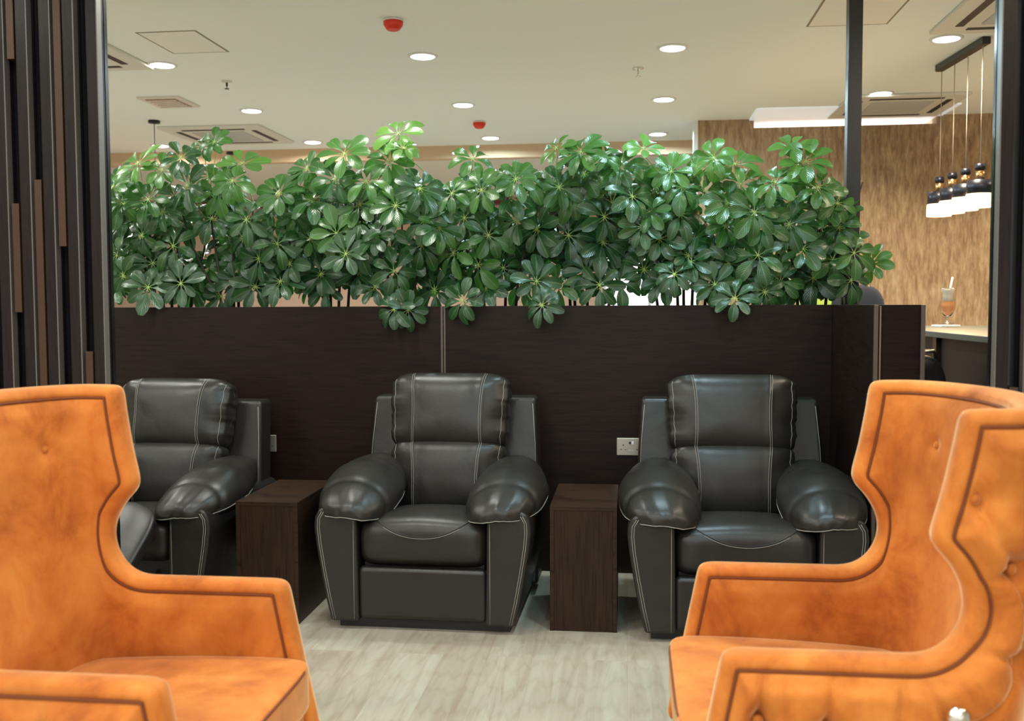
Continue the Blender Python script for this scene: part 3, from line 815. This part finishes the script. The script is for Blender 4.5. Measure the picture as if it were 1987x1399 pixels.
# ------------------------------------------------------------------ right background: counter, drink, stools
zc_ = 1.21
t = empty('bar_counter', (1.58, 4.5, 0), label='dark wood bar counter with stone top on the right', cat='counter')
og = (1.58, 4.5, 0)
part(MB().box(1.62, 4.2, 4.3, 6.75, 0, zc_-.03), 'counter_body', M['wenge'], t, og)
part(MB().box(1.575, 4.2, 4.25, 6.8, zc_-.03, zc_), 'worktop', M['worktop'], t, og, bevel=.004)
part(MB().box(1.60, 1.62, 5.43, 5.49, .8, zc_-.03), 'wood_upright', M['copper'], t, og)
gp = atz(1838, 634, zc_)
t = empty('cocktail_glass', (gp.x, gp.y, zc_), label='tall orange cocktail in a curved glass with straw on the bar counter', cat='cocktail')
k = 1.12
prof = [(.034, .012), (.034, .016), (.008, .022), (.006, .045), (.018, .060), (.036, .090), (.040, .115), (.034, .145), (.028, .165), (.030, .190), (.038, .215)]
MB().lathe([(r*k, z*k) for r, z in prof]+[((r-.002)*k, z*k) for r, z in reversed(prof[4:])]+[(.001, .060*k)], n=28).build('glass', M['glassy'], t)
MB().lathe([(.001, .060*k), (.013*k, .061*k), (.033*k, .091*k), (.037*k, .115*k), (.032*k, .142*k), (.001, .143*k)], n=24).build('drink', M['drink'], t)
MB().lathe([(.001, .143*k), (.032*k, .143*k), (.026*k, .165*k), (.028*k, .19*k), (.034*k, .205*k), (.001, .212*k)], n=24).build('foam', M['foam'], t)
MB().tube([(0, 0, .15*k), (.026, 0, .275*k)], .006, 8).build('straw', M['white'], t)
o = MB().box(-.075, .055, -.055, .055, 0, .012).build('napkin', M['white'], bevel=.003); o.location = (gp.x, gp.y, zc_); o.rotation_euler.z = .3
tag(o, 'folded white napkin under the cocktail glass', 'napkin')

def bar_stool(x, y, top, m_, label, rail=None, w=.42, rz=0):
    t = empty('bar_stool', (x, y, 0), rz, label=label, cat='bar stool')
    sh = top-.42
    def warp(p): return Vector((p.x, p.y+.02*(p.z/.2)-.10*(p.x/.2)**2*.6, p.z+top-.21))
    vs, fs = cushion(w/2, .035, .21, 3.0, 2.5, 16, warp)
    MB().add(vs, fs, 0, True).build('backrest', m_, t)
    vs, fs = cushion(w/2, .20, .035, 4, 3, 14, lambda p: Vector((p.x, p.y-.20, p.z+sh-.03)))
    MB().add(vs, fs, 0, True).build('seat', m_, t)
    for sx in (-1, 1):
        for sy in (0, -.36): MB().tube([(sx*w*.36, -.04+sy, sh-.05), (sx*w*.42, -.02+sy*1.1, 0)], .013, 8).build('leg', M['post'], t)
    if rail: MB().tube([(-.07, -.01, top-.01), (-.05, -.02, top+.022), (.05, -.02, top+.022), (.07, -.01, top-.01)], .011, 8).build('grab_rail', M['steel'], t)
p = aty(1668, 552, 7.2); bar_stool(p.x-.02, 7.2, p.z, M['navy'], 'navy rounded high-backed bar stool behind the black post', w=.36)
p = aty(1605, 560, 7.95); bar_stool(p.x-.05, 7.95, p.z-.02, M['lime'], 'lime green bar stool glimpsed behind the rightmost plant', w=.36)
p = aty(1800, 690, 5.0); bar_stool(p.x-.03, 5.0, p.z, M['slat_back'], 'black bar stool with bright grab rail beside the bar counter', rail=True, w=.24, rz=.15)

# ------------------------------------------------------------------ schefflera plants
def leaf_whorl(mb, tones, uvs, c, nrm, R, nl, tone, rnd, droop):
    nrm = nrm.normalized(); a = nrm.orthogonal().normalized(); b = nrm.cross(a)
    ph = rnd.random()*6.28
    for k in range(nl):
        th = ph+2*pi*k/nl+rnd.uniform(-.12, .12)
        d = a*cos(th)+b*sin(th)
        L = R*rnd.uniform(.78, 1.05); W = L*rnd.uniform(.195, .245); pet = R*.14
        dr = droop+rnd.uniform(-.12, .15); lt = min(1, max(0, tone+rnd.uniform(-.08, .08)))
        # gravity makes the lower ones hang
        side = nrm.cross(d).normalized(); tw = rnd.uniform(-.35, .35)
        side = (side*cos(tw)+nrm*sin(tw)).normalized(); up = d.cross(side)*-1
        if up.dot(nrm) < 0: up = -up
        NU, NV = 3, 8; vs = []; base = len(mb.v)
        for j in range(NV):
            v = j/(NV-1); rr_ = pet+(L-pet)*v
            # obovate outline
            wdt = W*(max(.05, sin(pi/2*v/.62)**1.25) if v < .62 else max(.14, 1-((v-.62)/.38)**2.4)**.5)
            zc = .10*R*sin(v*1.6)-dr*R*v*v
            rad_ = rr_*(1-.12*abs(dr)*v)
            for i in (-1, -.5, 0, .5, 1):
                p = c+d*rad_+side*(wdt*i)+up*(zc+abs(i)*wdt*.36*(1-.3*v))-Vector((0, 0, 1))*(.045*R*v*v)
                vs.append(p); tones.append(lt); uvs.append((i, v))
        fs = []
        for j in range(NV-1):
            for i in range(4): fs.append((j*5+i, j*5+i+1, (j+1)*5+i+1, (j+1)*5+i))
        mb.add(vs, fs, 0, True)
        # little stalk
        q0 = len(mb.v); mb.tube([c, c+d*(pet*1.15)+up*.002], [.0022, .0016], 4, 1, cap=False)
        for _ in range(len(mb.v)-q0): tones.append(.5); uvs.append((1, 0))
# whorl centres read from the photograph: (px, py, radius px, tone including light and shade)
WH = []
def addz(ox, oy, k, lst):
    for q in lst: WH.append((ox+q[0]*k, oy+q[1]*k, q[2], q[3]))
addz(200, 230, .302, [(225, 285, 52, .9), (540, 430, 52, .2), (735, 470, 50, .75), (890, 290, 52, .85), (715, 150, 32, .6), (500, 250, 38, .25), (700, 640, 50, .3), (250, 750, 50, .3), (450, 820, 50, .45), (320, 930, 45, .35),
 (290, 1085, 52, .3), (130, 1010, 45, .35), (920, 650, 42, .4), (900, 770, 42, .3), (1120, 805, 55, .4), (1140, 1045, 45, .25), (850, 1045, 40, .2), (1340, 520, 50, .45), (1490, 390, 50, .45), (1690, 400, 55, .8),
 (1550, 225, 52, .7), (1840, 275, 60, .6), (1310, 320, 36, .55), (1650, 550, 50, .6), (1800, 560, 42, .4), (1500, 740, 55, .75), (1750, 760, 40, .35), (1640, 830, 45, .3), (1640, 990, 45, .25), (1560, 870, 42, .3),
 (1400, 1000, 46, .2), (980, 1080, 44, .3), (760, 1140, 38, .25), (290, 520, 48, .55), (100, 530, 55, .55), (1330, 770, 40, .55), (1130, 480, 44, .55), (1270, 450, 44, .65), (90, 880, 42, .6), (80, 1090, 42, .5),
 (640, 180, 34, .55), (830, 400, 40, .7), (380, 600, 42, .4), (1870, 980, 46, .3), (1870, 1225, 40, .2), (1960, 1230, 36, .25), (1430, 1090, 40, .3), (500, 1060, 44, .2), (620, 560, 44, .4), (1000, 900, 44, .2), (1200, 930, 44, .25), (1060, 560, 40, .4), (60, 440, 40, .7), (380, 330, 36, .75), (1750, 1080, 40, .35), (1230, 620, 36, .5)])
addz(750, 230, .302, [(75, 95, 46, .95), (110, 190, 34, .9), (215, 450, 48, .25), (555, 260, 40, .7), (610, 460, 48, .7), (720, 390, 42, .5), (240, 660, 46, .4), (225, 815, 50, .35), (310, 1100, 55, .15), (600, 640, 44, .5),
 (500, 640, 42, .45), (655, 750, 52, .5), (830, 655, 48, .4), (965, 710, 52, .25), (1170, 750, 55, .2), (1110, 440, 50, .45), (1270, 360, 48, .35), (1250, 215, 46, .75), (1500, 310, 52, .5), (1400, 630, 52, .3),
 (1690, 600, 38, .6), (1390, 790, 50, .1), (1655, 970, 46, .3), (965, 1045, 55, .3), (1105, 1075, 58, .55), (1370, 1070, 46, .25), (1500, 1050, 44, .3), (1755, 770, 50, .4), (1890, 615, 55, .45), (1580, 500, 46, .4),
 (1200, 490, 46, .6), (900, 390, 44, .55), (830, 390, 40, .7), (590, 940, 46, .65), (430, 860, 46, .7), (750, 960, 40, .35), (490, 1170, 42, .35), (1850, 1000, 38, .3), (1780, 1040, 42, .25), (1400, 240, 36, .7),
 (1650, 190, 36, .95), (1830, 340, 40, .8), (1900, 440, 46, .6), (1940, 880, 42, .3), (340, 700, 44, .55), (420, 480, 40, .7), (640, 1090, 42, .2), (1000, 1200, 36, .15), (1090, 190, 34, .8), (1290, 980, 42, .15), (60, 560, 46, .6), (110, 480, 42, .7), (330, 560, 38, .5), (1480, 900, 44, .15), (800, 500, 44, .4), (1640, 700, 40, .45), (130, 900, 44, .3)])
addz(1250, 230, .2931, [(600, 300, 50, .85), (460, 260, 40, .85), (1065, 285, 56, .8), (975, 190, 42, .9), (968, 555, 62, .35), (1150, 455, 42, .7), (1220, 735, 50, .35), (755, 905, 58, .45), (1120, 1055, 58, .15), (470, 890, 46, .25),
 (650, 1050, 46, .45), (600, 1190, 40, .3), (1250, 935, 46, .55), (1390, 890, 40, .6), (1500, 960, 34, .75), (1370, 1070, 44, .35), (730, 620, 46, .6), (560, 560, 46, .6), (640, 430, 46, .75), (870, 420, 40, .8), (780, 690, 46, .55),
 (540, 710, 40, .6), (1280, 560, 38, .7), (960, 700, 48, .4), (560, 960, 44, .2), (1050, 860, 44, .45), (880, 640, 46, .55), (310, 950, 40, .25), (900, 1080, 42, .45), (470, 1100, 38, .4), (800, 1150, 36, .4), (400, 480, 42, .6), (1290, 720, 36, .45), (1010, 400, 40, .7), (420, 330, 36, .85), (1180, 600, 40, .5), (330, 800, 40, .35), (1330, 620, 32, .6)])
BND = [(200, 385, 'bushy umbrella plant beside the left slat screen', 330), (385, 560, 'umbrella plant second from the left slat screen, one pale leaf cluster high on its right', 450),
       (560, 730, 'umbrella plant behind and left of the middle recliner', 640), (730, 885, 'tallest umbrella plant, with a pale upright tip', 790),
       (885, 1060, 'umbrella plant behind and right of the middle recliner', 960), (1060, 1245, 'dense umbrella plant above the right side table', 1140),
       (1245, 1425, 'umbrella plant with bare dark stems showing against the bright window', 1330), (1425, 1760, 'umbrella plant beside the black metal post', 1560)]
rnd = random.Random(11)
def topline(px):
    pts = [(200, 330), (240, 300), (340, 300), (410, 285), (500, 320), (540, 400), (590, 340), (690, 300), (770, 260), (850, 340), (880, 400), (920, 310), (1000, 350), (1080, 300), (1130, 280), (1250, 290), (1330, 350), (1420, 310), (1470, 350), (1560, 290), (1640, 420), (1700, 520)]
    for (a, b), (c, d) in zip(pts, pts[1:]):
        if a <= px <= c: return b+(d-b)*(px-a)/(c-a)
    return 560
for (x0, x1, lab, base_px) in BND:
    mine = [(w, False) for w in WH if x0 <= w[0] < x1]
    nf = int((x1-x0)/6.2)
    for _ in range(nf if x0 < 1400 else 26):
        px = rnd.uniform(x0+8, min(x1-8, 1640)); py = rnd.uniform(topline(px)+45, 560)
        if 1165 < px < 1345 and py > 505: continue
        mine.append(((px, py, rnd.uniform(38, 52), rnd.uniform(.15, .6)), True))  # back whorls get darker tones, their shade put into the leaf colour
    cb = aty(base_px, 600, 5.22)
    org = Vector((cb.x, 5.22, 1.26))
    t = empty('umbrella_plant', org, label=lab, cat='plant', group='umbrella plants in the planter')
    stems = []
    ns = 5 if x0 != 1245 else 7
    for k in range(ns):
        bx = (k-(ns-1)/2)*.045+rnd.uniform(-.015, .015); by = rnd.uniform(-.05, .06)
        tx = bx+(k-(ns-1)/2)*.06+rnd.uniform(-.06, .06); hz = rnd.uniform(.50, .72)
        st_ = [Vector((bx, by, 0)), Vector((bx*1.2, by, hz*.35)), Vector((bx+(tx-bx)*.7, by-.01, hz*.7)), Vector((tx, by-.02, hz))]
        stems.append(st_)
        MB().tube(st_, [.0085, .0075, .006, .004], 7).build('stem', M['stem'], t)
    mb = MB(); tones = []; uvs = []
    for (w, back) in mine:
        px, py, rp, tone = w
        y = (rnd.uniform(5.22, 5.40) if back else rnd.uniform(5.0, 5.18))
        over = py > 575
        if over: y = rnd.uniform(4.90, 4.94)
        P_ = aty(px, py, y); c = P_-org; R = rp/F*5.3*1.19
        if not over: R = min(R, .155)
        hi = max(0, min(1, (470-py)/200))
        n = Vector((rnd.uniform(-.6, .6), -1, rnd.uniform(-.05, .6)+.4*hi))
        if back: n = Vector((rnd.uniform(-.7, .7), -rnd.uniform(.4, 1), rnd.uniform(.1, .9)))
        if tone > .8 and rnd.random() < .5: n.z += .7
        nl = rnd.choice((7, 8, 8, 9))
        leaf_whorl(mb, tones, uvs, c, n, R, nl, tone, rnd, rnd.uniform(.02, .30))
        # petiole back to the nearest stem
        best = min(((c-s_[i]).length+.4*max(0, s_[i].z-c.z), s_, i) for s_ in stems for i in (1, 2, 3))
        e = best[1][best[2]]; midp = (c+e)/2+Vector((0, .02, -.03))
        q0 = len(mb.v); mb.tube([c, c-n.normalized()*.02+Vector((0, 0, -.01)), midp, e], [.0022, .0026, .003, .003], 4, 1, cap=False)
        for _ in range(len(mb.v)-q0): tones.append(.5); uvs.append((1, 0))
    me = bpy.data.meshes.new('foliage'); me.from_pydata([tuple(v) for v in mb.v], [], mb.f)
    me.materials.append(M['leaf']); me.materials.append(M['petiole'])
    me.polygons.foreach_set('material_index', mb.mi); me.polygons.foreach_set('use_smooth', [True]*len(mb.f))
    at = me.attributes.new('tone', 'FLOAT', 'POINT'); at.data.foreach_set('value', tones)
    ul = me.uv_layers.new(name='UVMap'); li = np.empty(len(me.loops), dtype=np.int32); me.loops.foreach_get('vertex_index', li)
    ul.data.foreach_set('uv', np.array(uvs, dtype=np.float32)[li].ravel())
    me.update()
    fo = bpy.data.objects.new('foliage', me); COL.objects.link(fo); fo.parent = t

# ------------------------------------------------------------------ world
w = bpy.data.worlds.new('world'); scn.world = w; w.use_nodes = True
bg = w.node_tree.nodes['Background']; bg.inputs[0].default_value = (1.0, .97, .93, 1); bg.inputs[1].default_value = 2.0
